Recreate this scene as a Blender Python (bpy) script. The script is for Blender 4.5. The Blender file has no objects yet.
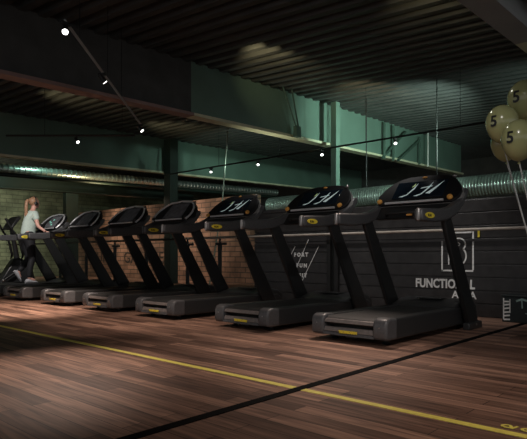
import bpy, bmesh, math, random
from mathutils import Vector, Matrix
random.seed(7)
PI = math.pi
S = bpy.context.scene
COL = S.collection

# ------------------------------------------------------------------ camera
# world: +X = the way the treadmills point (towards the partition), +Y = along their row
F, HY, PSI, H = 541.6, 256.1, 0.832, 0.77
cam = bpy.data.cameras.new('camera')
cam.sensor_width = 36.0
cam.lens = F / 527 * 36.0
cam.shift_y = (HY - 219.5) / 527
cam.clip_start = 0.05
cam.clip_end = 200
camo = bpy.data.objects.new('camera', cam)
COL.objects.link(camo)
camo.location = (0, 0, H)
camo.rotation_euler = (PI / 2, 0, math.atan2(math.cos(PSI), math.sin(PSI)) - PI / 2)
S.camera = camo

# ------------------------------------------------------------------ world, exposure
S.view_settings.view_transform = 'Standard'
S.view_settings.look = 'None'
S.view_settings.gamma = 1.0
S.view_settings.use_curve_mapping = False
S.view_settings.exposure = 0.0
W = bpy.data.worlds.new('world')
S.world = W
W.use_nodes = True
W.node_tree.nodes['Background'].inputs[0].default_value = (0.9, 0.9, 0.9, 1)
W.node_tree.nodes['Background'].inputs[1].default_value = 0.45


def spot(name, loc, target, power, color, deg=60, blend=0.6, size=0.06):
    l = bpy.data.lights.new(name, 'SPOT')
    l.energy = power
    l.color = color
    l.spot_size = math.radians(deg)
    l.spot_blend = blend
    l.shadow_soft_size = size
    o = bpy.data.objects.new(name, l)
    COL.objects.link(o)
    o.location = loc
    d = Vector(target) - Vector(loc)
    o.rotation_euler = d.to_track_quat('-Z', 'Y').to_euler()
    return o


WARM = (1.0, 0.80, 0.68)
COOL = (0.72, 1.0, 0.86)
# the hall's ceiling spots (only some have housings on the tracks, roughly placed; added ones have none)
spot('ceiling_spot_floor', (2.9, 5.6, 2.86), (1.75, 3.5, 0), 380, WARM, 30, 1)
spot('ceiling_spot_floor_far', (3.9, 6.3, 2.75), (3.2, 8.0, 0), 900, WARM, 62, 1)
spot('ceiling_spot_row', (3.0, 4.6, 2.9), (3.9, 5.4, 0.1), 230, WARM, 62, 1)
spot('ceiling_spot_near', (5.4, 3.3, 3.3), (3.3, 2.9, 0), 340, WARM, 48, 1)
spot('added_spot_treadmills', (1.6, .6, 3.0), (4.3, 2.9, 0.5), 150, (1, .95, .92), 60, 1)  # added fill from the camera side for the treadmills' rear faces
spot('added_spot_woman', (3.6, 9.0, 2.75), (4.9, 10.9, 1.1), 230, (1, .93, .88), 60, 1)  # added to brighten the woman
spot('ceiling_spot_brick', (9.3, 13.6, 2.6), (11, 12.8, 0.9), 190, (1, .80, .62), 130, 1)
spot('ceiling_spot_brick_left', (9.3, 17.0, 2.4), (11, 16.6, 1.3), 160, (1, .82, .62), 130, 1)
spot('ceiling_spot_left_wall', (6.5, 16.6, 2.4), (6.5, 20, 1.3), 560, (.95, 1.0, .80), 140, 1)
spot('added_spot_partition', (5.5, 3.2, 3.0), (6.9, 3.5, 0.5), 105, (1, .96, .92), 84, 1)  # added close to the boards to lift the lettering
spot('added_spot_partition_far', (5.5, 5.3, 3.0), (6.9, 5.3, 0.5), 75, (1, .96, .92), 74, 1)  # second added light, for the farther sign
spot('ceiling_spot_beam', (9.25, 3.4, 2.75), (11.2, 7, 3.6), 520, COOL, 88, .8)
spot('ceiling_spot_beam_far', (9.2, 9.3, 2.9), (13.0, 12.6, 3.6), 90, COOL, 100, 1)
spot('ceiling_spot_duct', (9.05, 1.8, 2.7), (11.5, 3.5, 2.3), 150, COOL, 150, 1)
spot('added_spot_pipe_gold', (8.0, 13.0, 2.2), (8.0, 13.9, 2.95), 70, (1, .82, .45), 150, 1)  # added below the slim duct to give its gold strip
spot('added_spot_pipe_teal', (6.5, 13.25, 3.5), (6.6, 13.9, 2.95), 45, (.55, 1, .8), 140, 1)  # added for the teal strip along the same duct
spot('added_spot_balloons', (4.6, 2.6, 2.9), (3.9, .6, 1.9), 9, (1, 1, .85), 50, 1)  # added to light the balloon bunch
spot('added_uplight_flange', (7.9, 7.0, 2.1), (7.9, 7.0, 3.1), 26, (1, 1, .75), 120, 1)  # added light aimed up at the flange underside, no fitting
spot('added_spot_front', (2.3, 0.1, 3.0), (3.0, 1.0, 0), 130, WARM, 70, 1)  # added to lift the floor and yellow line at the right
# uplights that graze the roof sheet
for q, (p, t, e) in enumerate((((5.6, 5.5, 3.65), (7.3, 6.2, 4.12), 44), ((7.9, 5.6, 3.4), (10.0, 5.9, 4.1), 32),
                               ((5.4, 2.9, 3.5), (6.9, 3.3, 4.0), 9), ((4.4, 10.2, 3.5), (5.9, 10.4, 4.0), 34),
                               ((7.4, 11.0, 3.5), (8.9, 11.2, 4.0), 30))):
    spot('roof_uplight_%d' % q, p, t, e, (1, .84, .46), 62, 1, .02)


# ------------------------------------------------------------------ materials
def mat(name, col, rough=0.5, metal=0.0, noise=0.0, scale=20.0, bump=0.0, emit=0.0, spec=0.5, coat=0.0):
    m = bpy.data.materials.new(name)
    m.use_nodes = True
    nt = m.node_tree
    b = nt.nodes['Principled BSDF']
    b.inputs['Base Color'].default_value = (*col, 1)
    b.inputs['Roughness'].default_value = rough
    b.inputs['Metallic'].default_value = metal
    b.inputs['Specular IOR Level'].default_value = spec
    b.inputs['Coat Weight'].default_value = coat
    if emit:
        b.inputs['Emission Color'].default_value = (*col, 1)
        b.inputs['Emission Strength'].default_value = emit
    if noise or bump:
        tc = nt.nodes.new('ShaderNodeTexCoord')
        n = nt.nodes.new('ShaderNodeTexNoise')
        n.inputs['Scale'].default_value = scale
        n.inputs['Detail'].default_value = 5
        nt.links.new(tc.outputs['Object'], n.inputs['Vector'])
        if noise:
            r = nt.nodes.new('ShaderNodeValToRGB')
            r.color_ramp.elements[0].position = .3
            r.color_ramp.elements[1].position = .7
            r.color_ramp.elements[0].color = (*[c * (1 - noise) for c in col], 1)
            r.color_ramp.elements[1].color = (*[min(1, c * (1 + noise)) for c in col], 1)
            nt.links.new(n.outputs['Fac'], r.inputs['Fac'])
            nt.links.new(r.outputs['Color'], b.inputs['Base Color'])
        if bump:
            bp = nt.nodes.new('ShaderNodeBump')
            bp.inputs['Strength'].default_value = bump
            bp.inputs['Distance'].default_value = .01
            nt.links.new(n.outputs['Fac'], bp.inputs['Height'])
            nt.links.new(bp.outputs['Normal'], b.inputs['Normal'])
    return m


def brick_mat(name, c1, c2, mortar, axis):
    """axis: which horizontal world axis the courses follow"""
    m = bpy.data.materials.new(name)
    m.use_nodes = True
    nt = m.node_tree
    b = nt.nodes['Principled BSDF']
    b.inputs['Roughness'].default_value = .85
    tc = nt.nodes.new('ShaderNodeTexCoord')
    sp = nt.nodes.new('ShaderNodeSeparateXYZ')
    cb = nt.nodes.new('ShaderNodeCombineXYZ')
    nt.links.new(tc.outputs['Object'], sp.inputs[0])
    nt.links.new(sp.outputs[axis], cb.inputs[0])
    nt.links.new(sp.outputs[2], cb.inputs[1])
    t = nt.nodes.new('ShaderNodeTexBrick')
    t.inputs['Color1'].default_value = (*c1, 1)
    t.inputs['Color2'].default_value = (*c2, 1)
    t.inputs['Mortar'].default_value = (*mortar, 1)
    t.inputs['Scale'].default_value = 1
    t.inputs['Brick Width'].default_value = .42
    t.inputs['Row Height'].default_value = .15
    t.inputs['Mortar Size'].default_value = .013
    nt.links.new(cb.outputs[0], t.inputs['Vector'])
    n = nt.nodes.new('ShaderNodeTexNoise')
    n.inputs['Scale'].default_value = 2.2
    n.inputs['Detail'].default_value = 8
    nt.links.new(tc.outputs['Object'], n.inputs['Vector'])
    mx = nt.nodes.new('ShaderNodeMixRGB')
    mx.blend_type = 'MULTIPLY'
    mx.inputs[0].default_value = .75
    r = nt.nodes.new('ShaderNodeValToRGB')
    r.color_ramp.elements[0].position = .35
    r.color_ramp.elements[0].color = (.3, .3, .3, 1)
    r.color_ramp.elements[1].position = .65
    r.color_ramp.elements[1].color = (1, 1, 1, 1)
    nt.links.new(n.outputs['Fac'], r.inputs['Fac'])
    nt.links.new(t.outputs['Color'], mx.inputs[1])
    nt.links.new(r.outputs['Color'], mx.inputs[2])
    nt.links.new(mx.outputs[0], b.inputs['Base Color'])
    bp = nt.nodes.new('ShaderNodeBump')
    bp.inputs['Strength'].default_value = .6
    bp.inputs['Distance'].default_value = .02
    bp.invert = True
    nt.links.new(t.outputs['Fac'], bp.inputs['Height'])
    nt.links.new(bp.outputs['Normal'], b.inputs['Normal'])
    return m


def floor_mat():
    m = bpy.data.materials.new('dark_wood_planks')
    m.use_nodes = True
    nt = m.node_tree
    L = nt.links.new
    b = nt.nodes['Principled BSDF']
    tc = nt.nodes.new('ShaderNodeTexCoord')
    sp = nt.nodes.new('ShaderNodeSeparateXYZ')
    cb = nt.nodes.new('ShaderNodeCombineXYZ')
    L(tc.outputs['Object'], sp.inputs[0])
    L(sp.outputs[1], cb.inputs[0])
    L(sp.outputs[0], cb.inputs[1])
    t = nt.nodes.new('ShaderNodeTexBrick')
    t.inputs['Color1'].default_value = (.46, .28, .205, 1)
    t.inputs['Color2'].default_value = (.14, .082, .062, 1)
    t.inputs['Mortar'].default_value = (.03, .02, .018, 1)
    t.inputs['Scale'].default_value = 1
    t.inputs['Brick Width'].default_value = 1.05
    t.inputs['Row Height'].default_value = .105
    t.inputs['Mortar Size'].default_value = .0022
    t.offset = .37
    L(cb.outputs[0], t.inputs['Vector'])
    mp = nt.nodes.new('ShaderNodeMapping')
    mp.inputs['Scale'].default_value = (20, 1.3, 1)
    L(tc.outputs['Object'], mp.inputs['Vector'])
    n = nt.nodes.new('ShaderNodeTexNoise')
    n.inputs['Scale'].default_value = 1.6
    n.inputs['Detail'].default_value = 7
    n.inputs['Distortion'].default_value = .6
    L(mp.outputs[0], n.inputs['Vector'])
    r = nt.nodes.new('ShaderNodeValToRGB')
    r.color_ramp.elements[0].position = .32
    r.color_ramp.elements[0].color = (.30, .28, .28, 1)
    r.color_ramp.elements[1].position = .68
    r.color_ramp.elements[1].color = (1.25, 1.2, 1.15, 1)
    L(n.outputs['Fac'], r.inputs['Fac'])
    mx = nt.nodes.new('ShaderNodeMixRGB')
    mx.blend_type = 'MULTIPLY'
    mx.inputs[0].default_value = .85
    L(t.outputs['Color'], mx.inputs[1])
    L(r.outputs['Color'], mx.inputs[2])
    L(mx.outputs[0], b.inputs['Base Color'])
    b.inputs['Roughness'].default_value = .5
    b.inputs['Specular IOR Level'].default_value = .2
    bp = nt.nodes.new('ShaderNodeBump')
    bp.inputs['Strength'].default_value = .12
    bp.inputs['Distance'].default_value = .01
    L(n.outputs['Fac'], bp.inputs['Height'])
    L(bp.outputs['Normal'], b.inputs['Normal'])
    return m


M = dict(
    floor=floor_mat(),
    brick_warm=brick_mat('red_brown_brick', (.36, .20, .135), (.24, .13, .085), (.06, .048, .038), 1),
    brick_green_lit=brick_mat('olive_lit_brick', (.17, .175, .11), (.13, .14, .085), (.09, .095, .06), 0),  # greenish light on the left wall put into the brick colour
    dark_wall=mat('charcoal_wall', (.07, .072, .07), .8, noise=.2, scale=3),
    black_board=mat('black_stained_board', (.032, .030, .030), .38, noise=.3, scale=9, bump=.1),
    board_edge=mat('board_groove_black', (.012, .012, .012), .7),
    deck=mat('dark_roof_sheet', (.070, .072, .070), .5, .2, noise=.2, scale=2),
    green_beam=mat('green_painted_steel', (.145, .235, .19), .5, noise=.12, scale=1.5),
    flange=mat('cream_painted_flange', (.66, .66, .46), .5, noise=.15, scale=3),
    flange_unlit=mat('dim_lit_flange', (.30, .20, .18), .6, noise=.2, scale=3),  # dim pinkish light on the flange put into its colour
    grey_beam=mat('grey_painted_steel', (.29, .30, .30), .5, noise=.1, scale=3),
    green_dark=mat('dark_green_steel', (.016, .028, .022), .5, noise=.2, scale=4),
    shade_green=mat('mid_green_steel', (.055, .10, .078), .6, noise=.2, scale=4),  # for the hanging box and the bars that stand for shadows
    duct=mat('galvanised_duct', (.55, .62, .58), .32, .85, noise=.15, scale=6),
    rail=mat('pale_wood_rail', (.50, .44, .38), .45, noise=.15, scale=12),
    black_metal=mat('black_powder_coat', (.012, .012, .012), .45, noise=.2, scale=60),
    frame=mat('graphite_painted_frame', (.016, .0165, .017), .38, noise=.15, scale=40),
    crescent=mat('satin_grey_side_shell', (.22, .218, .212), .42, noise=.12, scale=80),
    console_black=mat('black_console_plastic', (.010, .010, .011), .55, noise=.1, scale=80, spec=.25),
    shell=mat('charcoal_satin_plastic', (.032, .033, .034), .36, noise=.12, scale=80),
    rear=mat('dark_grey_end_cap', (.085, .085, .088), .40, noise=.18, scale=60, bump=.05),
    slat=mat('grey_aluminium_slat', (.20, .175, .165), .45, .2, noise=.2, scale=30),
    belt=mat('black_rubber_belt', (.018, .018, .018), .62, noise=.4, scale=120, bump=.2),
    chrome=mat('brushed_chrome', (.36, .34, .33), .35, .9, noise=.05, scale=60),
    silver=mat('silver_trim', (.68, .69, .70), .38, .25, noise=.05, scale=50),
    yellow=mat('yellow_logo_print', (.95, .74, .06), .5, noise=.1, scale=200),
    orange=mat('orange_knob', (.85, .42, .10), .4, noise=.1, scale=90),
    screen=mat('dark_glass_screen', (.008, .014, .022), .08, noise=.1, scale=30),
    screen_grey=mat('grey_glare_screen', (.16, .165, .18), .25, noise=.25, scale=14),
    swoosh=mat('lit_screen_swoosh', (.70, .85, .84), .4, emit=.18),
    swoosh_g=mat('lit_screen_lime', (.55, .75, .30), .4, emit=.2),
    led=mat('teal_screen_lights', (.30, .8, .65), .4, emit=.2),
    lens=mat('lamp_lens', (1, .98, .94), .3, emit=5),
    paint_white=mat('white_wall_paint', (.85, .85, .83), .7, noise=.1, scale=30),
    paint_dark=mat('black_wall_paint', (.02, .015, .012), .8, noise=.1, scale=30),
    line=mat('yellow_floor_tape', (.98, .82, .16), .5, noise=.12, scale=25),
    joint=mat('black_floor_joint', (.006, .006, .006), .8, noise=.2, scale=25, spec=.05),
    balloon=mat('olive_gold_latex', (.40, .41, .19), .22, noise=.06, scale=9, coat=.6),
    digit=mat('black_balloon_print', (.02, .02, .02), .4, noise=.1, scale=40),
    string=mat('silver_ribbon', (.62, .64, .62), .35, .3, noise=.1, scale=60),
    rope=mat('pale_strap', (.45, .5, .42), .7, noise=.2, scale=60),
    cloth=mat('mint_tshirt_cotton', (.50, .60, .54), .85, noise=.1, scale=60, bump=.3),
    leggings=mat('black_leggings', (.014, .014, .017), .7, noise=.3, scale=40),
    skin=mat('skin', (.62, .34, .27), .5, noise=.06, scale=40),
    hair=mat('light_brown_hair', (.34, .19, .11), .5, noise=.35, scale=60),
    shoe=mat('light_grey_shoe', (.48, .48, .50), .6, noise=.2, scale=60),
    iris=mat('brown_eye', (.03, .02, .015), .3, noise=.1, scale=60),
    lips=mat('lip_colour', (.5, .2, .18), .5, noise=.1, scale=60),
    teal_print=mat('pale_teal_print', (.35, .5, .47), .6, noise=.2, scale=40),
    crate=mat('black_crate_plastic', (.018, .026, .027), .5, noise=.2, scale=40),
    yellow_tag=mat('yellow_tag', (.8, .62, .05), .5, noise=.1, scale=40),
)


# ------------------------------------------------------------------ helpers
def tag(o, label=None, cat=None, group=None, kind=None):
    if label: o['label'] = label
    if cat: o['category'] = cat
    if group: o['group'] = group
    if kind: o['kind'] = kind
    return o


def empty(name, loc, rz=0.0):
    o = bpy.data.objects.new(name, None)
    o.empty_display_size = .2
    COL.objects.link(o)
    o.location = loc
    o.rotation_euler = (0, 0, rz)
    return o


def obj(name, bm, material, parent=None, bevel=0.0, smooth=True, loc=None, seg=2):
    me = bpy.data.meshes.new(name)
    bmesh.ops.recalc_face_normals(bm, faces=bm.faces)
    bm.to_mesh(me)
    bm.free()
    if smooth:
        me.shade_smooth()
        me.set_sharp_from_angle(angle=math.radians(38))
    me.materials.append(M[material] if isinstance(material, str) else material)
    o = bpy.data.objects.new(name, me)
    COL.objects.link(o)
    if parent: o.parent = parent
    if loc: o.location = loc
    if bevel:
        md = o.modifiers.new('bevel', 'BEVEL')
        md.width = bevel
        md.segments = seg
        md.limit_method = 'ANGLE'
        md.angle_limit = math.radians(35)
    return o


def NB(): return bmesh.new()


def box(bm, x0, x1, y0, y1, z0, z1):
    v = [bm.verts.new(p) for p in ((x0, y0, z0), (x1, y0, z0), (x1, y1, z0), (x0, y1, z0),
                                   (x0, y0, z1), (x1, y0, z1), (x1, y1, z1), (x0, y1, z1))]
    for f in ((0, 3, 2, 1), (4, 5, 6, 7), (0, 1, 5, 4), (1, 2, 6, 5), (2, 3, 7, 6), (3, 0, 4, 7)):
        bm.faces.new([v[i] for i in f])
    return bm


def prism(bm, pts, y0, y1):
    """pts: (x, z) outline, extruded from y0 to y1"""
    a = [bm.verts.new((x, y0, z)) for x, z in pts]
    b = [bm.verts.new((x, y1, z)) for x, z in pts]
    bm.faces.new(a)
    bm.faces.new(b[::-1])
    n = len(pts)
    for i in range(n):
        bm.faces.new((a[i], b[i], b[(i + 1) % n], a[(i + 1) % n]))
    return bm


def loft(bm, rings, cap=True, closed=True):
    R = [[bm.verts.new(p) for p in r] for r in rings]
    n = len(R[0])
    for i in range(len(R) - 1):
        for j in range(n if closed else n - 1):
            k = (j + 1) % n
            bm.faces.new((R[i][j], R[i][k], R[i + 1][k], R[i + 1][j]))
    if cap:
        bm.faces.new(R[0][::-1])
        bm.faces.new(R[-1])
    return bm


def tube(bm, pts, r, n=10, flat=1.0):
    pts = [Vector(p) for p in pts]
    rings = []
    up = Vector((0, 0, 1))
    for i, p in enumerate(pts):
        d = (pts[min(i + 1, len(pts) - 1)] - pts[max(i - 1, 0)]).normalized()
        a = d.cross(up)
        if a.length < .05: a = d.cross(Vector((1, 0, 0)))
        a.normalize()
        b = a.cross(d)
        rr = r[i] if isinstance(r, (list, tuple)) else r
        rings.append([p + a * math.cos(2 * PI * k / n) * rr + b * math.sin(2 * PI * k / n) * rr * flat for k in range(n)])
    return loft(bm, rings)


def lathe(bm, prof, n=24, axis=None, center=(0, 0, 0)):
    c = Vector(center)
    rings = [[c + Vector((r * math.cos(2 * PI * k / n), r * math.sin(2 * PI * k / n), z)) for k in range(n)] for r, z in prof]
    return loft(bm, rings)


def ellipsoid(bm, c, r, n=16, rot=None):
    m = Matrix.Translation(c) @ (rot or Matrix()) @ Matrix.Diagonal((*r, 1))
    bmesh.ops.create_uvsphere(bm, u_segments=n, v_segments=max(8, n // 2 + 2), radius=1, matrix=m)
    return bm


# readable from the camera side: letters run towards -Y, stand up along Z, face -X
FACE_MX = Matrix(((0, 0, -1), (-1, 0, 0), (0, 1, 0))).to_4x4()
FACE_PY = Matrix(((1, 0, 0), (0, 0, -1), (0, 1, 0))).to_4x4()     # run along +X, face -Y


def text_mesh(name, body, size, material, parent, mx, bold=0.0, depth=.0015, align='LEFT', space=1.0):
    cu = bpy.data.curves.new(name + '_curve', 'FONT')
    cu.body = body
    cu.size = size
    cu.offset = bold
    cu.extrude = depth
    cu.align_x = align
    cu.space_character = space
    cu.resolution_u = 3
    t = bpy.data.objects.new('tmp', cu)
    COL.objects.link(t)
    dg = bpy.context.evaluated_depsgraph_get()
    me = bpy.data.meshes.new_from_object(t.evaluated_get(dg))
    bpy.data.objects.remove(t)
    bpy.data.curves.remove(cu)
    me.name = name
    me.transform(mx)
    me.materials.clear()
    me.materials.append(M[material])
    o = bpy.data.objects.new(name, me)
    COL.objects.link(o)
    if parent: o.parent = parent
    return o


def copy_tree(o, parent=None):
    c = o.copy()
    COL.objects.link(c)
    c.parent = parent
    for ch in list(o.children): copy_tree(ch, c)
    return c


def struct(name, bm, m, **k):
    return tag(obj(name, bm, m, **k), kind='structure')


# ------------------------------------------------------------------ the hall
struct('floor', box(NB(), -6, 20, -6, 24, -.1, 0), 'floor', smooth=False)
bm = box(NB(), 11, 11.25, 10.35, 20, 0, 2.5)
struct('wall_far', bm, 'brick_warm', smooth=False)
struct('wall_left', box(NB(), -2, 20, 20, 20.25, 0, 5.0), 'brick_green_lit', smooth=False)
struct('wall_back', box(NB(), 20, 20.2, -6, 24, 0, 5.2), 'dark_wall', smooth=False)


def board_wall(name, y0, y1, X=6.9, top=1.50):
    """black boards with open grooves, one mesh"""
    bm = NB()
    box(bm, X + .02, X + .06, y0, y1, 0, top)
    z = 0.0
    k = 0
    while z < top - .02:
        z1 = min(z + .166, top)
        box(bm, X, X + .025, y0, y1, z + .008, z1 - .004)
        z = z1
    o = struct(name, bm, 'black_board', bevel=.003, smooth=False)
    return o


board_wall('wall_right', -3.0, 4.72)
board_wall('wall_front', 4.93, 6.50, top=1.56)
# black frame posts beside the opening between the two board walls
for n, y in ((1, 4.72), (2, 4.86)):
    struct('trim_%d' % n, box(NB(), 6.86, 6.98, y, y + .07, 0, 1.56), 'black_metal', bevel=.004)


def deck_z(x, y):
    return 4.02 + .026 * (x - 7) + .03 * (min(y, 7) - 7)


def deck():
    bm = NB()
    pitch = .27
    prof = ((0, 0), (.10, 0), (.13, .085), (.235, .085))
    ys = [-6, -2, 2, 4.5, 7, 9, 12.5, 16, 20.1]
    rows = {y: [] for y in ys}
    x = -7.0
    while x < 22:
        for dx, dz in prof:
            for y in ys:
                rows[y].append((x + dx - .08 * (y - 7), y, deck_z(x + dx, y) + dz))
        x += pitch
    V = [[bm.verts.new(p) for p in rows[y]] for y in ys]
    for i in range(len(ys) - 1):
        for j in range(len(V[0]) - 1):
            bm.faces.new((V[i][j], V[i][j + 1], V[i + 1][j + 1], V[i + 1][j]))
    return bm


struct('ceiling', deck(), 'deck', smooth=False)


def i_beam(num, y, x0, x1, zb0, zb1, web, flange, wf=.28, lip=.05, n0=0, top=None):
    """deep girder along X: web plate plus bottom flange as its own trim"""
    t = .03

    def slab(ya, yb, za0, za1, zc0, zc1):
        bm = NB()
        p = [(x0, ya, za0), (x1, ya, za1), (x1, yb, za1), (x0, yb, za0),
             (x0, ya, zc0), (x1, ya, zc1), (x1, yb, zc1), (x0, yb, zc0)]
        v = [bm.verts.new(q) for q in p]
        for f in ((0, 3, 2, 1), (4, 5, 6, 7), (0, 1, 5, 4), (1, 2, 6, 5), (2, 3, 7, 6), (3, 0, 4, 7)):
            bm.faces.new([v[i] for i in f])
        return bm
    struct('trim_%d' % num, slab(y - t, y + t, zb0 + lip, zb1 + lip,
                                 top or deck_z(x0, y) + .03, top or deck_z(x1, y) + .03), web, smooth=False)
    struct('trim_%d' % (num + 1), slab(y - wf / 2, y + wf / 2, zb0, zb1, zb0 + lip, zb1 + lip), flange, smooth=False)


i_beam(3, 1.97, -5, 6.72, 2.80, 3.264, 'grey_beam', 'grey_beam', .27)
i_beam(16, 1.97, 6.72, 19.9, 3.264, 3.75, 'grey_beam', 'flange', .27)  # cream here stands for light on the grey flange's far stretch
i_beam(5, 7.0, -5, 5.86, 2.84, 3.097, 'dark_wall', 'flange_unlit', .22)  # charcoal web and reddish flange stand for the girder's unlit stretch
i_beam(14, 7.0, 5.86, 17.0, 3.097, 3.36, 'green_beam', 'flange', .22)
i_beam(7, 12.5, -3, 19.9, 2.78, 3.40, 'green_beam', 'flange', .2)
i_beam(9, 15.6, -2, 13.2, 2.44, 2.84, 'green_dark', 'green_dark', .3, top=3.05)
# columns
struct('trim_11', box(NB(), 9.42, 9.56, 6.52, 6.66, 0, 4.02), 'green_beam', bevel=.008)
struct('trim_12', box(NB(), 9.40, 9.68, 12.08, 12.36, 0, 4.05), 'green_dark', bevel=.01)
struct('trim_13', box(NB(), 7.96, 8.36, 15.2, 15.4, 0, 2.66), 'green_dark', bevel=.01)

# ------------------------------------------------------------------ ducts and pipes
def spiral_duct(name, p0, p1, r, label, m='duct', pitch=.065):
    p0, p1 = Vector(p0), Vector(p1)
    L = (p1 - p0).length
    n = int(L / pitch)
    pts, rs = [], []
    for i in range(n):
        a = i / n * L
        for da, dr in ((0, 0), (pitch * .62, 0), (pitch * .70, .02), (pitch * .92, .02)):
            pts.append(p0 + (p1 - p0) * ((a + da) / L))
            rs.append(r + dr)
    o = obj(name, tube(NB(), pts, rs, 28), m)
    return tag(o, label, 'ventilation duct')


spiral_duct('air_duct', (11.6, -3.5, 2.33), (11.6, 10.3, 2.20), .215,
            'ribbed silver spiral air duct running above the black board wall')
spiral_duct('air_duct', (3.5, 13.9, 2.88), (16.0, 13.9, 3.26), .11,
            'slim ribbed air duct hanging over the brick wall at the left', pitch=.14)
o = obj('ceiling_pipe', tube(NB(), [(-4, 1.55, 3.42), (19, 1.55, 3.75)], .09, 16), 'grey_beam')
tag(o, 'round grey pipe running beside the grey beam at the top right corner', 'pipe')
for yy, zz, lab in ((13.2, 2.62, 'slim dark pipe running below the small air duct at the left'),):
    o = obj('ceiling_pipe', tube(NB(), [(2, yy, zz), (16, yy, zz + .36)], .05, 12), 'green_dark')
    tag(o, lab, 'pipe')

# ------------------------------------------------------------------ barre rail with posts, in front of boards and bricks
rail = empty('wall_rail', (6.78, 2, 0))
tag(rail, 'long thin horizontal rail on T-shaped posts running behind the whole treadmill row', 'rail')
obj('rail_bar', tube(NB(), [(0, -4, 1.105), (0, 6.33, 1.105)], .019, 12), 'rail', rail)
obj('rail_bar', tube(NB(), [(0, 6.33, 1.105), (0, 14.5, 1.105)], .019, 12), 'black_metal', rail)  # unlit stretch of the pale rail, its shade put into the black
for y in (7.28, 8.2, 9.55, 10.75, 12.0, 13.3):
    p = obj('post', box(NB(), .0, .05, y - 2 - .03, y - 2 + .03, 0, 1.0), 'black_metal', rail, bevel=.004)
    obj('cross_arm', box(NB(), .0, .05, y - 2 - .16, y - 2 + .10, .97, 1.02), 'black_metal', p, bevel=.004)
    obj('hook', box(NB(), .01, .04, y - 2 - .012, y - 2 + .012, 1.0, 1.10), 'black_metal', p)

# ------------------------------------------------------------------ graphics on the walls
sign = empty('wall_sign', (6.895, 3.09, 0))
tag(sign, 'white square emblem with the words FUNCTIONAL AREA on the black board wall', 'sign')


def stroke(bm, pts, w, x=0.0, d=.004, closed=False):
    """flat painted stroke in the plane facing -X; pts are (s, z), s runs towards -Y"""
    P_ = [Vector((a, b)) for a, b in pts]
    n = len(P_)
    Lp, Rp = [], []
    for i in range(n):
        d_ = (P_[min(i + 1, n - 1)] - P_[max(i - 1, 0)]).normalized()
        nn = Vector((-d_.y, d_.x)) * w / 2
        Lp.append(P_[i] + nn)
        Rp.append(P_[i] - nn)
    rings = [[(x, -Lp[i].x, Lp[i].y), (x, -Rp[i].x, Rp[i].y), (x - d, -Rp[i].x, Rp[i].y), (x - d, -Lp[i].x, Lp[i].y)] for i in range(n)]
    return loft(bm, rings)


def arc(cx, cz, rx, rz, a0, a1, n=12):
    return [(cx + rx * math.cos(math.radians(a0 + (a1 - a0) * i / n)), cz + rz * math.sin(math.radians(a0 + (a1 - a0) * i / n))) for i in range(n + 1)]


bm = NB()
w = .021
for pts in ([(.01, .57), (.01, .97)], [(0, .58), (.42, .58)], [(.42, .59), (.42, .955)], [(.42, .99), (.42, 1.085)],
            [(.03, 1.075), (.40, 1.075)]):
    stroke(bm, pts, w)
# the double-bowed letter inside the frame
stroke(bm, [(.10, .66), (.10, 1.0), (.24, 1.0)] + arc(.24, .92, .08, .08, 90, -50) + arc(.235, .77, .095, .115, 55, -75), .018)
stroke(bm, [(.17, .945), (.225, .945)] + arc(.225, .925, .022, .02, 90, -90, 6) + [(.17, .905)], .015)
stroke(bm, [(.17, .875), (.235, .875)], .015)
stroke(bm, [(.235, .80), (.205, .765), (.235, .73)], .018)
obj('emblem', bm, 'paint_white', sign, smooth=False)
text_mesh('lettering', 'FUNCTIONAL', .163, 'paint_white', sign, Matrix.Translation((-.001, .37, .352)) @ FACE_MX @ Matrix.Diagonal((.78, 1, 1, 1)), bold=.006, space=1.02)
text_mesh('lettering', 'AREA', .13, 'paint_white', sign, Matrix.Translation((-.001, -.46, .225)) @ FACE_MX, bold=.003, align='RIGHT')
tag(obj('paper_tag', box(NB(), 6.885, 6.898, 2.585, 2.61, 1.01, 1.09), 'yellow_tag'),
    'small yellow tag just right of the square emblem', 'tag')

sign = empty('wall_sign', (6.895, 5.66, 0))
tag(sign, 'three rows of small white letters crossed by slanting lines on the black boards', 'sign')
bm = NB()
for a, b, c, d in ((.36, 1.04, .06, .50), (.56, .93, .22, .36), (.08, .93, .0, .80)):
    stroke(bm, [(a, b), (c, d)], .010)
obj('slanting_line', bm, 'paint_white', sign, smooth=False)
for r, (word, z0) in enumerate((('FORT', .765), ('FUN', .59), ('FIT', .43))):
    text_mesh('lettering', word, .085, 'paint_white', sign, Matrix.Translation((-.001, -.06 - .05 * r, z0)) @ FACE_MX, bold=.005, space=1.55)

sign = empty('wall_sign', (10.995, 19, 0))
tag(sign, 'large dark words JUNK GARAGE painted on the red brick wall', 'sign')
text_mesh('lettering', 'JUNK', .56, 'paint_dark', sign, Matrix.Translation((-.002, -.2, .53)) @ FACE_MX, bold=.004, space=1.1)
text_mesh('lettering', 'GARAGE', .56, 'paint_dark', sign, Matrix.Translation((-.002, -2.2, .53)) @ FACE_MX, bold=.004, space=1.1)

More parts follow.
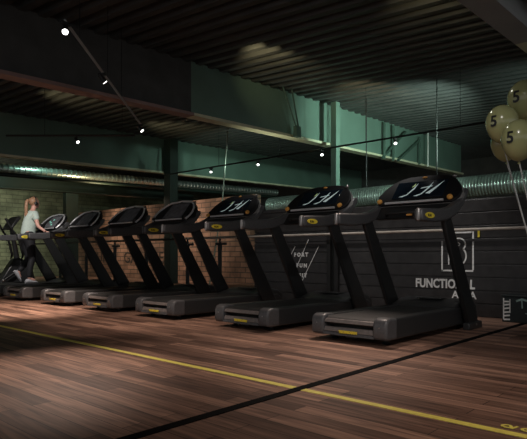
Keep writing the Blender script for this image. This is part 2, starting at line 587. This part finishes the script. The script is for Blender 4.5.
# ------------------------------------------------------------------ floor marks
tag(obj('floor_line', box(NB(), 2.435, 2.483, -4, 19.9, 0, .003), 'line', smooth=False),
    'long yellow tape line across the wooden floor in front of the treadmills', 'floor line')
tag(obj('floor_joint', box(NB(), -4, 6.85, 1.93, 1.99, 0, .004), 'joint', smooth=False),
    'dark strip crossing the yellow line on the wooden floor', 'floor strip')
mk = empty('floor_lettering', (2.525, .84, .001))
tag(mk, 'yellow letters beside the line in the bottom right corner', 'floor lettering')
FLR = Matrix(((0, 1, 0), (-1, 0, 0), (0, 0, 1))).to_4x4()
text_mesh('letter', 'O', .062, 'line', mk, Matrix.Translation((0, .02, .002)) @ FLR, bold=.003)
text_mesh('letter', '/', .062, 'line', mk, Matrix.Translation((0, -.03, .002)) @ FLR, bold=.003)
text_mesh('letter', 'O', .062, 'line', mk, Matrix.Translation((0, -.065, .002)) @ FLR, bold=.003)


# ------------------------------------------------------------------ treadmills
def tread_console(t, kind):
    """slanted display panel between the two handrails"""
    o0 = Vector((1.26, 0, 1.325))
    up = Vector((.30, 0, .335)).normalized()
    nn = Vector((-up.z, 0, up.x))          # towards the runner

    def pt(v, l, d): return o0 + up * l + nn * d + Vector((0, v, 0))

    def panel(bm, outl, d0, d1):
        return loft(bm, [[pt(v, l, d0) for v, l in outl], [pt(v, l, d1) for v, l in outl]])
    half = [(.0, .435), (.17, .43), (.27, .405), (.36, .345), (.435, .25), (.475, .15), (.468, .07), (.42, .0), (.0, 0)]
    outl = [(.389 + v, l) for v, l in half[::-1][1:]][:] + [(.389 - v, l) for v, l in half[1:-1]]
    c = obj('console', panel(NB(), outl, -.02, .012), 'console_black', t, bevel=.010, seg=3)
    bm = NB()
    rings = []
    for d, k, dl in ((-.018, 1.0, 0), (-.05, 1.035, -.012), (-.09, .99, -.03), (-.13, .82, -.03)):
        rings.append([pt(.389 + (v - .389) * k, .2 + (l - .2) * k + dl, d) for v, l in outl])
    loft(bm, rings)
    obj('back_shell', bm, 'crescent' if kind == 'touch' else 'frame', c)
    if kind == 'touch':
        sc = [(.10, .075), (.68, .075), (.68, .335), (.10, .335)]
        s = obj('screen', panel(NB(), sc, .010, .020), 'screen', c, bevel=.004)
        bm = NB()
        for v0 in (.50, .33):
            a = [(v0 + .10, .10), (v0 + .02, .13), (v0 - .02, .20), (v0 - .07, .30), (v0 - .05, .21), (v0 + .01, .12), (v0 + .06, .095)]
            panel(bm, a, .021, .0225)
        obj('display_graphic', bm, 'swoosh', s, smooth=False)
        bm = NB()
        panel(bm, [(.30, .13), (.24, .19), (.14, .31), (.20, .20), (.25, .12)], .021, .0225)
        panel(bm, [(.38, .21), (.26, .23), (.25, .245), (.37, .225)], .021, .0225)
        tag(obj('display_graphic', bm, 'swoosh', s, smooth=False))
        bm = NB()
        panel(bm, [(.49, .24), (.46, .30), (.455, .26)], .021, .0225)
        obj('display_accent', bm, 'swoosh_g', s, smooth=False)
    else:
        sc = [(.13, .05), (.60, .05), (.58, .37), (.16, .37)]
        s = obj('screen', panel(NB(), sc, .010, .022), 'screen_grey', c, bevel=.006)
        if kind == 'led':
            bm = NB()
            for v, l in ((.3, .1), (.4, .16), (.36, .24), (.48, .2)):
                panel(bm, [(v, l), (v + .05, l), (v + .05, l + .03), (v, l + .03)], .022, .026)
            obj('display_light', bm, 'led', s, smooth=False)
        rim = [pt(v, l, .02) for v, l in ((.80, .0), (.84, .08), (.845, .15), (.81, .24), (.74, .33), (.65, .39), (.39, .42), (.13, .39), (.04, .33), (-.03, .24), (-.065, .15), (-.06, .08), (-.02, .0))]
        obj('silver_rim', tube(NB(), rim, .016, 8), 'silver', c)
    bm = NB()
    tube(bm, [pt(.06, -.005, .035), pt(.72, -.005, .035)], .013, 8)
    obj('lower_bar', bm, 'silver', c)
    for v, l in ((.80, .03), (.0, .03)):
        bm = NB()
        p = pt(v, l, .02)
        lathe(bm, [(.012, 0), (.028, .004), (.030, .02), (.024, .03), (.008, .032)], 14)
        q = nn.to_track_quat('Z', 'Y').to_matrix().to_4x4()
        bmesh.ops.transform(bm, matrix=Matrix.Translation(p) @ q, verts=bm.verts)
        obj('control_knob', bm, 'orange' if kind == 'touch' else 'shell', c)
    # small pulse sensor lamp on top
    bm = NB()
    ellipsoid(bm, pt(.39, .395, .016), (.016, .03, .012), 10)
    obj('top_light', bm, 'orange' if kind == 'touch' else 'shell', c)
    bm = NB()
    ellipsoid(bm, pt(.05, .37, .02), (.022, .022, .022), 12)
    obj('fan_cap', bm, 'chrome' if kind == 'touch' else 'shell', c)


def make_treadmill(kind):
    t = empty('treadmill', (0, 0, 0))
    # deck frame and side rails
    obj('deck_frame', box(NB(), .10, 1.95, .05, .727, .055, .185), 'frame', t, bevel=.01)
    rail_prof = [(0.02, .05), (1.92, .05), (1.98, .09), (1.98, .17), (1.90, .225), (.10, .235), (.02, .225), (0.0, .19), (0, .075)]
    for y0, y1 in ((0, .125), (.652, .777)):
        obj('side_rail', prism(NB(), rail_prof, y0, y1), 'shell', t, bevel=.016, seg=3)
        # rounded rear end cap
        bm = NB()
        prism(bm, [(-.012, .055), (.17, .048), (.17, .236), (.05, .243), (-.006, .225), (-.022, .18), (-.022, .08)], y0 - .006, y1 + .006)
        e = obj('end_cap', bm, 'rear', t, bevel=.022, seg=3)
        bm = NB()
        lathe(bm, [(.002, 0), (.007, 0), (.007, .004), (.002, .004)], 10)
        bmesh.ops.transform(bm, matrix=Matrix.Translation(((-.023, (y0 + y1) / 2, .16))) @ Matrix.Rotation(-PI / 2, 4, 'Y'), verts=bm.verts)
        obj('screw', bm, 'chrome', e)
    # belt with its turn at the rear roller
    belt = [(1.70, .222), (.10, .222), (.055, .216), (.03, .195), (.03, .165), (.055, .14), (.1, .135), (.1, .19), (1.70, .20)]
    b = obj('running_belt', prism(NB(), belt, .13, .648), 'belt', t, smooth=True)
    for z0, z1, x0, m in ((.168, .200, .000, 'slat'), (.088, .128, -.004, 'slat')):
        obj('rear_slat', prism(NB(), [(x0, z0), (.06, z0), (.06, z1), (x0 + .02, z1)], .118, .660), m, t, bevel=.005)
    lip = obj('rear_lip', prism(NB(), [(-.016, .058), (.09, .058), (.09, .084), (-.004, .086)], .118, .660), 'rear', t, bevel=.006)
    text_mesh('logo', 'TECHNOGYM', .030, 'yellow', lip, Matrix.Translation((-.017, .475, .085)) @ FACE_MX, bold=.0022, depth=.003)
    # motor hood
    hood = [(1.42, .20), (1.42, .232), (1.52, .262), (1.66, .295), (1.80, .305), (1.92, .285), (2.0, .24), (2.02, .16), (2.0, .05), (1.45, .05)]
    hd = obj('motor_hood', prism(NB(), hood, .012, .765), 'shell', t, bevel=.03, seg=3)
    obj('hood_vent', box(NB(), 1.60, 1.78, .25, .53, .298, .308), 'frame', hd, bevel=.003)
    # feet
    for x, y in ((.16, .10), (.16, .64), (1.75, .10), (1.75, .64)):
        obj('foot', lathe(NB(), [(.035, 0), (.04, .006), (.03, .02), (.018, .024), (.018, .06)], 14, center=(x, y, 0)), 'frame', t)
    obj('rear_foot_bracket', box(NB(), .06, .12, .33, .45, .03, .062), 'frame', t, bevel=.006)
    # uprights: flat raked blades outside the deck
    for y, s in ((-.052, -1), (.829, 1)):
        bm = NB()
        prism(bm, [(1.55, .06), (1.82, .06), (1.79, .13), (1.115, 1.16), (.93, 1.16)], y - .024, y + .024)
        u = obj('upright', bm, 'frame', t, bevel=.014, seg=3)
        bm = NB()
        box(bm, 1.52, 1.87, min(y - .03 * s, y + .045 * s), max(y - .03 * s, y + .045 * s), 0, .075)
        obj('upright_shoe', bm, 'shell', u, bevel=.012)
        bm = NB()
        lathe(bm, [(.002, 0), (.012, 0), (.012, .006), (.002, .006)], 12)
        bmesh.ops.transform(bm, matrix=Matrix.Translation((1.70, y + .046 * s, .05)) @ Matrix.Rotation(-s * PI / 2, 4, 'X'), verts=bm.verts)
        obj('bolt', bm, 'chrome', u)
    # handrails sweeping up into the console sides
    arm = [(.47, 1.085), (.455, 1.11), (.455, 1.175), (.47, 1.20), (.70, 1.212), (.92, 1.225), (1.12, 1.262), (1.25, 1.315), (1.33, 1.36), (1.44, 1.47),
           (1.51, 1.47), (1.49, 1.40), (1.38, 1.285), (1.20, 1.18), (1.0, 1.115), (.75, 1.085)]
    for y0, y1, s in ((-.095, -.012, -1), (.789, .872, 1)):
        a = obj('handrail', prism(NB(), arm, y0, y1), 'rear', t, bevel=.018, seg=3)
        yf = y0 if s < 0 else y1
        bm = NB()
        box(bm, .443, .475, (y0 + .022) if s < 0 else (y1 - .06), (y0 + .06) if s < 0 else (y1 - .022), 1.083, 1.203)
        obj('end_trim', bm, 'chrome' if kind == 'touch' else 'frame', a, bevel=.012)
        bm = NB()
        n = 24
        ov = [(.60 + .088 * math.cos(2 * PI * i / n), 1.143 + .027 * math.sin(2 * PI * i / n)) for i in range(n)]
        prism(bm, ov, yf, yf + s * .006)
        bd = obj('badge', bm, 'yellow', a)
        mx = Matrix.Translation((.552, yf + s * .0065, 1.130)) @ FACE_PY if s < 0 else Matrix.Translation((.648, yf + .0065, 1.130)) @ Matrix.Rotation(PI, 4, 'Z') @ FACE_PY
        text_mesh('badge_print', 'RUN', .034, 'paint_dark', bd, mx, bold=.001, depth=.001)
    # cross bar between the handrails
    cb = obj('cross_bar', prism(NB(), [(1.16, 1.17), (1.23, 1.16), (1.33, 1.25), (1.36, 1.34), (1.30, 1.34), (1.24, 1.27)], -.02, .80), 'frame', t, bevel=.012)
    bm = NB()
    tube(bm, [(1.17, .12, 1.21), (1.08, .16, 1.22), (1.05, .24, 1.22), (1.05, .54, 1.22), (1.08, .62, 1.22), (1.17, .66, 1.21)], .016, 10)
    obj('front_grip', bm, 'belt', cb)
    bm = NB()
    box(bm, 1.13, 1.16, .36, .42, 1.19, 1.215)
    obj('stop_button', bm, 'orange', cb, bevel=.006)
    tread_console(t, kind)
    return t


X0, Y0, DY = 4.0576, 2.2931, 1.3814
offs = (0, -.047, .08, .024, -.048, .016, -.013)
labels = (
    'nearest treadmill, grey end caps, stands at the right in front of FUNCTIONAL AREA',
    'second treadmill from the right, stands in front of the slanting white lines',
    'third treadmill from the right, dark base, lit screen, beside the end of the brick wall',
    'treadmill with a grey screen in a silver rim, in front of the wide dark column',
    'treadmill with a bright silver console rim, in front of the painted word GARAGE',
    'treadmill with black console, immediately right of the one the woman uses',
    'treadmill the woman in the mint shirt is walking on',
)
kinds = ('touch', 'touch', 'touch', 'rim', 'rim', 'rim', 'led')
protos = {}
for k in range(7):
    kd = kinds[k]
    if kd in protos:
        o = copy_tree(protos[kd])
    else:
        o = protos[kd] = make_treadmill(kd)
    o.location = (X0, Y0 + k * DY + offs[k], 0)
    tag(o, labels[k], 'treadmill', 'treadmills in the row')

# ------------------------------------------------------------------ cross trainer beyond the last treadmill
ct = empty('cross_trainer', (X0 + 1.15, Y0 + 7 * DY + .30, 0))
tag(ct, 'dark cross trainer with curved arms at the far left end of the row', 'exercise machine')
obj('base', loft(NB(), [[(-.5, -.28, 0), (.5, -.28, 0), (.5, .28, 0), (-.5, .28, 0)], [(-.45, -.24, .12), (.45, -.24, .12), (.45, .24, .12), (-.45, .24, .12)]]), 'frame', ct, bevel=.02)
bm = NB()
prism(bm, [(-.42, .12), (.45, .12), (.36, .45), (.12, .72), (-.05, .72), (-.22, .45)], -.12, .12)
obj('flywheel_cover', bm, 'shell', ct, bevel=.03)
obj('mast', tube(NB(), [(.05, 0, .68), (.0, 0, 1.0), (-.08, 0, 1.38)], [.06, .05, .04], 12), 'frame', ct)
for s in (-1, 1):
    a = obj('swing_arm', tube(NB(), [(-.35, s * .27, .25), (-.05, s * .28, .45), (.06, s * .28, .8), (-.03, s * .27, 1.15), (-.22, s * .25, 1.42), (-.30, s * .24, 1.58)],
                              [.03, .03, .028, .025, .022, .022], 12), 'frame', ct)
    obj('grip', tube(NB(), [(-.20, s * .252, 1.395), (-.30, s * .24, 1.59)], .027, 12), 'belt', a)
    obj('pedal', box(NB(), -.62, -.26, s * .2 - .07, s * .2 + .07, .22 + .05 * s, .26 + .05 * s), 'shell', ct, bevel=.012)
    bm = NB()
    ellipsoid(bm, (-.36, s * .29, .25), (.035, .02, .035), 12)
    obj('hub_cap', bm, 'chrome', ct)
bm = NB()
prism(bm, [(-.20, 1.36), (-.16, 1.34), (.06, 1.62), (.02, 1.66), (-.06, 1.60)], -.22, .22)
c = obj('console', bm, 'shell', ct, bevel=.015)
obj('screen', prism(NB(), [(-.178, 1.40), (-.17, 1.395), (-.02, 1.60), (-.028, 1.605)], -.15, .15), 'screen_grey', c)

# ------------------------------------------------------------------ the woman walking
def skin_mesh(bm, nodes, edges, sub=2):
    """nodes: name -> (co, radius[, radius2]); returns the grown surface merged into bm"""
    me = bpy.data.meshes.new('tmp')
    names = list(nodes)
    me.from_pydata([nodes[n][0] for n in names], [(names.index(a), names.index(b)) for a, b in edges], [])
    o = bpy.data.objects.new('tmp', me)
    COL.objects.link(o)
    md = o.modifiers.new('s', 'SKIN')
    md.use_smooth_shade = True
    for i, n in enumerate(names):
        r = nodes[n][1]
        sv = me.skin_vertices[0].data[i]
        sv.radius = r if isinstance(r, tuple) else (r, r)
        sv.use_root = (i == 0)
    sd = o.modifiers.new('d', 'SUBSURF')
    sd.levels = sd.render_levels = sub
    dg = bpy.context.evaluated_depsgraph_get()
    m2 = bpy.data.meshes.new_from_object(o.evaluated_get(dg))
    bm.from_mesh(m2)
    bpy.data.objects.remove(o)
    bpy.data.meshes.remove(m2)
    return bm


wm = empty('person', (X0 + .84, Y0 + 6 * DY + .36, .223))
tag(wm, 'woman in mint t-shirt and black leggings walking on a treadmill, long ponytail, headphones', 'person')
N = {
    'pelvis': ((0, 0, .95), (.115, .15)), 'waist': ((.02, 0, 1.10), (.085, .115)), 'chest': ((0.070, 0, 1.28), (.10, .135)),
    'upper': ((0.090, 0, 1.40), (.085, .12)), 'neck0': ((0.110, 0, 1.475), .052), 'neck1': ((0.135, 0, 1.55), .048), 'skull': ((0.150, 0, 1.62), .06),
    'hipR': ((0, -.095, .89), .098), 'kneeR': ((.06, -.09, .50), .060), 'calfR': ((.02, -.09, .36), .055), 'ankR': ((-.01, -.09, .10), .036), 'toeR': ((.12, -.09, .045), .032),
    'hipL': ((0, .095, .89), .098), 'kneeL': ((.07, .09, .51), .060), 'calfL': ((-.0, .09, .40), .055), 'ankL': ((-.15, .09, .22), .036), 'toeL': ((-.10, .09, .10), .032),
    'shR': ((0.080, -.155, 1.405), .055), 'elR': ((0.100, -.255, 1.15), .038), 'wrR': ((.20, -.385, 1.035), .026),
    'shL': ((0.080, .155, 1.405), .055), 'elL': ((0.100, .255, 1.15), .038), 'wrL': ((.20, .40, 1.035), .026),
}
E_ = [('pelvis', 'waist'), ('waist', 'chest'), ('chest', 'upper'), ('upper', 'neck0'), ('neck0', 'neck1'), ('neck1', 'skull'),
      ('pelvis', 'hipR'), ('hipR', 'kneeR'), ('kneeR', 'calfR'), ('calfR', 'ankR'), ('ankR', 'toeR'),
      ('pelvis', 'hipL'), ('hipL', 'kneeL'), ('kneeL', 'calfL'), ('calfL', 'ankL'), ('ankL', 'toeL'),
      ('upper', 'shR'), ('shR', 'elR'), ('elR', 'wrR'), ('upper', 'shL'), ('shL', 'elL'), ('elL', 'wrL')]
bm = skin_mesh(NB(), N, E_)
# head: skull, face, nose, chin, ears
ellipsoid(bm, (.145, 0, 1.645), (.092, .074, .098), 20)
ellipsoid(bm, (.175, 0, 1.60), (.062, .056, .072), 18)
ellipsoid(bm, (.235, 0, 1.612), (.020, .011, .022), 10)
ellipsoid(bm, (.208, 0, 1.548), (.024, .024, .018), 10)
for s in (-1, 1): ellipsoid(bm, (.14, s * .074, 1.615), (.018, .010, .030), 10)
# hands: palm, four unequal fingers curled over the rail, thumb off the side
for s, name in ((-1, 'wrR'), (1, 'wrL')):
    w = Vector(N[name][0])
    HN = {'w': (tuple(w), .024), 'p': (tuple(w + Vector((.055, s * .025, -.012))), (.034, .016)), 'q': (tuple(w + Vector((.085, s * .03, -.016))), (.036, .015))}
    skin_mesh(bm, HN, [('w', 'p'), ('p', 'q')], 2)
    for i, l in enumerate((.062, .072, .067, .052)):
        a = w + Vector((.088, s * (.004 + .020 * i) , -.016))
        b = a + Vector((l * .45, s * .012, .002))
        c = b + Vector((l * .32, s * .012, -.020))
        d = c + Vector((.004, s * .004, -l * .3))
        skin_mesh(bm, {'a': (tuple(a), .0095), 'b': (tuple(b), .009), 'c': (tuple(c), .0085), 'd': (tuple(d), .0075)}, [('a', 'b'), ('b', 'c'), ('c', 'd')], 1)
    a = w + Vector((.03, -s * .008, -.01))
    b = a + Vector((.035, -s * .030, -.008))
    c = b + Vector((.030, -s * .004, -.018))
    skin_mesh(bm, {'a': (tuple(a), .013), 'b': (tuple(b), .0105), 'c': (tuple(c), .009)}, [('a', 'b'), ('b', 'c')], 1)
obj('body', bm, 'skin', wm)
bm = NB()
for s in (-1, 1): ellipsoid(bm, (.220, s * .030, 1.640), (.012, .014, .009), 10)
obj('eyes', bm, 'iris', wm)
obj('mouth', ellipsoid(NB(), (.231, 0, 1.577), (.007, .022, .006), 10), 'lips', wm)


def fat(n, add, co=None):
    c, r = N[n]
    r = r if isinstance(r, tuple) else (r, r)
    return (co or c, tuple(q + add for q in r))


sh = {'w0': ((.0, 0, .84), (.150, .178)), 'waist': fat('waist', .035), 'chest': fat('chest', .022), 'upper': fat('upper', .018), 'nk': ((.10, 0, 1.462), .058),
      'shR': fat('shR', .018), 'slR': ((.098, -.215, 1.255), .062), 'shL': fat('shL', .018), 'slL': ((.098, .215, 1.255), .062)}
obj('tshirt', skin_mesh(NB(), sh, [('w0', 'waist'), ('waist', 'chest'), ('chest', 'upper'), ('upper', 'nk'), ('upper', 'shR'), ('shR', 'slR'), ('upper', 'shL'), ('shL', 'slL')]), 'cloth', wm)
lg = {n: fat(n, .014) for n in ('pelvis', 'waist', 'hipR', 'kneeR', 'calfR', 'ankR', 'hipL', 'kneeL', 'calfL', 'ankL')}
lg['waist'] = ((.01, 0, 1.08), (.12, .14))
obj('leggings', skin_mesh(NB(), lg, [('pelvis', 'waist'), ('pelvis', 'hipR'), ('hipR', 'kneeR'), ('kneeR', 'calfR'), ('calfR', 'ankR'),
                                     ('pelvis', 'hipL'), ('hipL', 'kneeL'), ('kneeL', 'calfL'), ('calfL', 'ankL')]), 'leggings', wm)


def shoe(toe_dir, ankle, name):
    bm = NB()
    rings = []
    for t_, w_, h_ in ((-.075, .026, .055), (-.05, .036, .085), (.0, .038, .090), (.06, .042, .065), (.12, .044, .048), (.165, .034, .036), (.185, .016, .022)):
        rings.append([(t_, w_ * math.cos(a), max(0, h_ * .5 + h_ * .5 * math.sin(a))) for a in [2 * PI * i / 12 for i in range(12)]])
    loft(bm, rings)
    m = Matrix.Translation(ankle) @ Matrix.Rotation(toe_dir, 4, 'Y')
    bmesh.ops.transform(bm, matrix=m, verts=bm.verts)
    return obj(name, bm, 'shoe', wm)


shoe(0, (-.01, -.09, 0.0), 'shoe')
shoe(.95, (-.205, .09, .175), 'shoe')
# hair cap and long ponytail down the back
bm = NB()
ellipsoid(bm, (.018, 0, 1.665), (.100, .086, .098), 20)
for v in list(bm.verts):
    if v.co.x > .085 and v.co.z < 1.70: v.co.x = .085 - (1.70 - v.co.z) * .25
    if v.co.z < 1.61 and v.co.x > .02: v.co.z = 1.61
skin_mesh(bm, {'a': ((-.07, 0, 1.70), .03), 'b': ((-.125, -.01, 1.67), .036), 'c': ((-.145, -.02, 1.55), .036), 'd': ((-.140, -.02, 1.40), .032), 'e': ((-.13, -.02, 1.24), .024), 'f': ((-.13, -.02, 1.14), .010)},
          [('a', 'b'), ('b', 'c'), ('c', 'd'), ('d', 'e'), ('e', 'f')], 2)
obj('hair', bm, 'hair', wm, loc=(.11, 0, 0))
hp = obj('headphones', tube(NB(), [(.03, math.cos(a) * .094, 1.64 + .125 * math.sin(a)) for a in [PI * i / 14 for i in range(15)]], .011, 8), 'black_metal', wm, loc=(.11, 0, 0))
for s in (-1, 1):
    bm = NB()
    ellipsoid(bm, (.03, s * .090, 1.618), (.038, .02, .042), 14)
    obj('ear_cup', bm, 'black_metal', hp)


# ------------------------------------------------------------------ track lights
def ray_at(px, py, z):
    pass


def track(a, b, label, hang):
    t = empty('light_track', a)
    tag(t, label, 'light track')
    a, b = Vector(a), Vector(b)
    d = b - a
    obj('track_bar', tube(NB(), [(0, 0, 0), tuple(d)], .018, 4), 'grey_beam' if 'diagonal' in label else 'black_metal', t)
    for f in hang:
        p = d * f
        w_ = a + p
        obj('hanger_wire', tube(NB(), [tuple(p), (p.x, p.y, deck_z(w_.x, w_.y) + .02 - a.z)], .005, 6), 'black_metal', t)
    return t


def make_lamp():
    t = empty('track_spotlight', (0, 0, 0))
    obj('adapter', box(NB(), -.05, .05, -.018, .018, -.045, -.015), 'black_metal', t, bevel=.004)
    obj('yoke', tube(NB(), [(0, 0, -.03), (0, 0, -.07)], .010, 8), 'black_metal', t)
    bm = NB()
    lathe(bm, [(.030, -.09), (.040, -.085), (.044, .02), (.052, .07), (.050, .075), (.046, .07)], 20)
    q = Vector((-.5, -.45, -.74)).to_track_quat('Z', 'Y').to_matrix().to_4x4()
    mx = Matrix.Translation((0, 0, -.085)) @ q @ Matrix.Scale(.65, 4)
    bmesh.ops.transform(bm, matrix=mx, verts=bm.verts)
    h = obj('lamp_head', bm, 'black_metal', t)
    bm = NB()
    lathe(bm, [(.002, .071), (.042, .071), (.042, .079), (.002, .079)], 20)
    bmesh.ops.transform(bm, matrix=mx, verts=bm.verts)
    obj('lens', bm, 'lens', h)
    return t


TA, TB = Vector((2.50, 4.80, 2.98)), Vector((5.34, 7.65, 2.98))
track(TA, (TB.x, TB.y, TB.z), 'thin diagonal light track hanging at the upper left', (.12, .42, .62))
track((4.07, 9.95, 2.93), (5.62, 8.23, 2.93), 'short black light track below the left end of the long cream flange', (.3, .9))
track((9.05, 1.0, 2.97), (9.05, 11.9, 2.97), 'long black light track crossing in front of the green beam', (.06, .25, .42, .62, .8))
lamp = make_lamp()
la = [((2.515, 4.815, 2.99), 'bright spotlight at the top left end of the diagonal track', .3),
      ((3.50, 5.80, 2.98), 'spotlight seen edge-on halfway along the diagonal track', 2.1),
      ((5.30, 7.61, 2.98), 'small spotlight at the lower end of the diagonal track', 1.4),
      ((4.92, 9.01, 2.93), 'spotlight under the short track at the left', 1.0),
      ((9.05, 10.0, 2.97), 'leftmost spotlight on the long track, left of the strap', 0),
      ((9.05, 8.41, 2.97), 'spotlight on the long track between the strap and the green column', 0),
      ((9.05, 6.62, 2.97), 'spotlight on the long track just left of the green column', 0),
      ((9.05, 4.95, 2.97), 'spotlight on the long track in front of the green beam', 0),
      ((9.05, 3.23, 2.97), 'bright spotlight on the long track left of the balloons', .2)]
for i, (p, lb, rz) in enumerate(la):
    o = lamp if i == 0 else copy_tree(lamp)
    o.location = p
    o.rotation_euler = (0, 0, rz)
    tag(o, lb, 'spotlight', 'ceiling spotlights on the tracks')

# hanging bits in front of the green beam
o = empty('hanging_speaker', (8.44, 6.78, 3.12))
tag(o, 'small dark box hanging on two cables in front of the green beam', 'speaker')
obj('cabinet', box(NB(), -.07, .07, -.05, .05, .02, .24), 'shade_green', o, bevel=.01)
obj('cable', tube(NB(), [(-.03, 0, .23), (-.47, -.02, .93)], .016, 8), 'shade_green', o)
obj('cable', tube(NB(), [(.04, 0, .23), (-.19, -.02, .93)], .016, 8), 'shade_green', o)
o = obj('hanging_strap', tube(NB(), [(9.35, 9.7, 4.05), (9.14, 9.7, 2.02), (8.71, 9.7, 0.02)], .016, 8), 'rope')
tag(o, 'pale strap stretched from ceiling to floor left of the lit screens', 'strap')
br = empty('beam_shadow', (12.6, 6.86, 3.2))  # bars added to draw the shadows that fall on the beam
tag(br, 'dark green diagonal bars standing for shadows on the right part of the green beam', 'shade_green')
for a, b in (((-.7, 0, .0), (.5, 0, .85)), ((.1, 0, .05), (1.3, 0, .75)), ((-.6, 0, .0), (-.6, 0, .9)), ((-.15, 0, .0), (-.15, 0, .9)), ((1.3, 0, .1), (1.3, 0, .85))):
    obj('shadow_bar', tube(NB(), [a, b], .035, 6), 'shade_green', br)
o = obj('ceiling_rod', tube(NB(), [(13.88, 6.6, 4.15), (13.88, 6.6, 3.2)], .02, 8), 'string')
tag(o, 'short pale vertical rod before the right part of the green beam', 'rod')
for x, y, z, lb in ((9.6, 5.9, 2.2, 'thin dark rod hanging right of the green column'), (9.4, 4.3, 1.9, 'thin dark rod hanging below the long track, left of the nearest screen')):
    o = obj('ceiling_rod', tube(NB(), [(x, y, 4.0), (x, y, z)], .010, 8), 'black_metal')
    tag(o, lb, 'rod')

# ------------------------------------------------------------------ balloons
KN = Vector((4.54, 1.10, 0.0))
wgt = empty('balloon_weight', tuple(KN))
tag(wgt, 'small dark balloon weight on the floor outside the right edge', 'weight')
obj('weight_body', lathe(NB(), [(.05, 0), (.06, .01), (.05, .08), (.02, .10)], 16), 'frame', wgt)
cR = Vector((math.cos(PSI), -math.sin(PSI), 0))
cF = Vector((math.sin(PSI), math.cos(PSI), 0))


def view_pt(px, py, d):
    """place in the hall at distance d along the hall's diagonal"""
    t = (px - 263.5) / F
    return cF * d + cR * (t * d) + Vector((0, 0, H + (HY - py) / F * d))


bl = [(502, 123, 4.10, .118, '5', 'balloon with a 5, left one of the bunch'),
      (505, 144, 4.34, .108, '', 'lowest balloon of the bunch, half hidden'),
      (525, 99, 4.16, .128, '5', 'highest balloon of the bunch with a 5'),
      (519, 139, 3.88, .121, '5', 'foremost balloon with a 5, low in the bunch'),
      (514, 118, 4.52, .114, '', 'balloon at the back of the bunch, mostly hidden'),
      (532, 118, 4.40, .11, '0', 'balloon at the right edge of the photo between two others')]
for i, (px, py, d, r, num, lb) in enumerate(bl):
    c = view_pt(px, py, d)
    t = empty('balloon', tuple(c))
    tag(t, 'olive gold ' + lb, 'balloon', 'balloons in the bunch at the right')
    prof = []
    for k in range(17):
        a = -PI / 2 + PI * k / 16
        z = math.sin(a)
        rr = math.cos(a) * (1 - .10 * max(0, -z))
        prof.append((max(.004, rr * r), z * r * (1.14 if z > 0 else 1.32)))
    lean = (KN - c).normalized()
    q = (-lean).to_track_quat('Z', 'Y').to_matrix().to_4x4()
    q = Matrix.Identity(4).lerp(q, .35).to_3x3().to_4x4()
    bm = lathe(NB(), prof, 28)
    bmesh.ops.transform(bm, matrix=q, verts=bm.verts)
    b = obj('balloon_skin', bm, 'balloon', t)
    bm = lathe(NB(), [(.004, -1.30 * r), (.012, -1.30 * r - .018), (.010, -1.30 * r - .02)], 10)
    bmesh.ops.transform(bm, matrix=q, verts=bm.verts)
    obj('knot', bm, 'balloon', b)
    end = q @ Vector((0, 0, -1.32 * r - .01))
    g = KN + Vector((0, 0, .10)) - c
    obj('string', tube(NB(), [tuple(end), tuple(end.lerp(g, .5) + Vector((.008 * (i - 2), 0, 0))), tuple(g)], .0035, 6), 'string', t)
    if num:
        nrm = -c.copy()
        nrm.z = 0
        nrm = (nrm.normalized() + cR * -.80).normalized()
        xax = Vector((0, 0, 1)).cross(nrm).normalized()
        mx = Matrix((xax, Vector((0, 0, 1)), nrm)).transposed().to_4x4()
        tx = text_mesh('digit', num, r * .95, 'digit', b, Matrix.Translation((0, 0, -r * .34)) @ mx, bold=.003, depth=.0, align='CENTER')
        # wrap the print on to the skin
        me = tx.data
        bmm = bmesh.new()
        bmm.from_mesh(me)
        bmesh.ops.triangulate(bmm, faces=bmm.faces)
        bmesh.ops.subdivide_edges(bmm, edges=bmm.edges, cuts=2)
        for v in bmm.verts:
            p = v.co.copy()
            h2 = p.dot(xax) ** 2 + (p.z / 1.2) ** 2
            v.co = p + nrm * (math.sqrt(max(0, r * r - h2)) + .003)
        bmm.to_mesh(me)
        bmm.free()

# ------------------------------------------------------------------ crate by the wall
cr = empty('storage_crate', (6.62, 1.79, 0))
tag(cr, 'dark crate with pale teal lettering on the floor against the black boards at the right', 'crate')
obj('crate_body', box(NB(), -.04, .24, -.45, .42, 0, .30), 'crate', cr, bevel=.008)
bm = NB()
box(bm, -.05, .25, -.46, .43, .30, .318)
obj('crate_lid', bm, 'crate', cr, bevel=.005)
bm = NB()
random.seed(3)
for pts in ([(-.40, .28), (-.36, .26), (-.36, .30)],):
    pass
for row in range(6):
    z = .03 + row * .042
    stroke(bm, [(-.40, z), (-.33, z + random.uniform(0, .02))], .018, x=-.041)
stroke(bm, [(-.40, .03), (-.40, .28)], .012, x=-.041)
stroke(bm, [(-.33, .11), (-.33, .27)], .012, x=-.041)
obj('side_print', bm, 'paint_white', cr, smooth=False)
bm = NB()
stroke(bm, [(-.26, .25), (-.20, .275), (-.13, .255), (-.05, .28)], .022, x=-.041)
for s_ in (-.20, -.10, -.03, .05, .13):
    stroke(bm, [(s_, .26), (s_ + .005, .17 if s_ != -.10 else .22)], .014, x=-.041)
stroke(bm, arc(-.13, .20, .09, .09, -10, -110, 8), .010, x=-.041)
stroke(bm, [(-.02, .27), (.20, .27)], .012, x=-.041)
obj('front_print', bm, 'teal_print', cr, smooth=False)
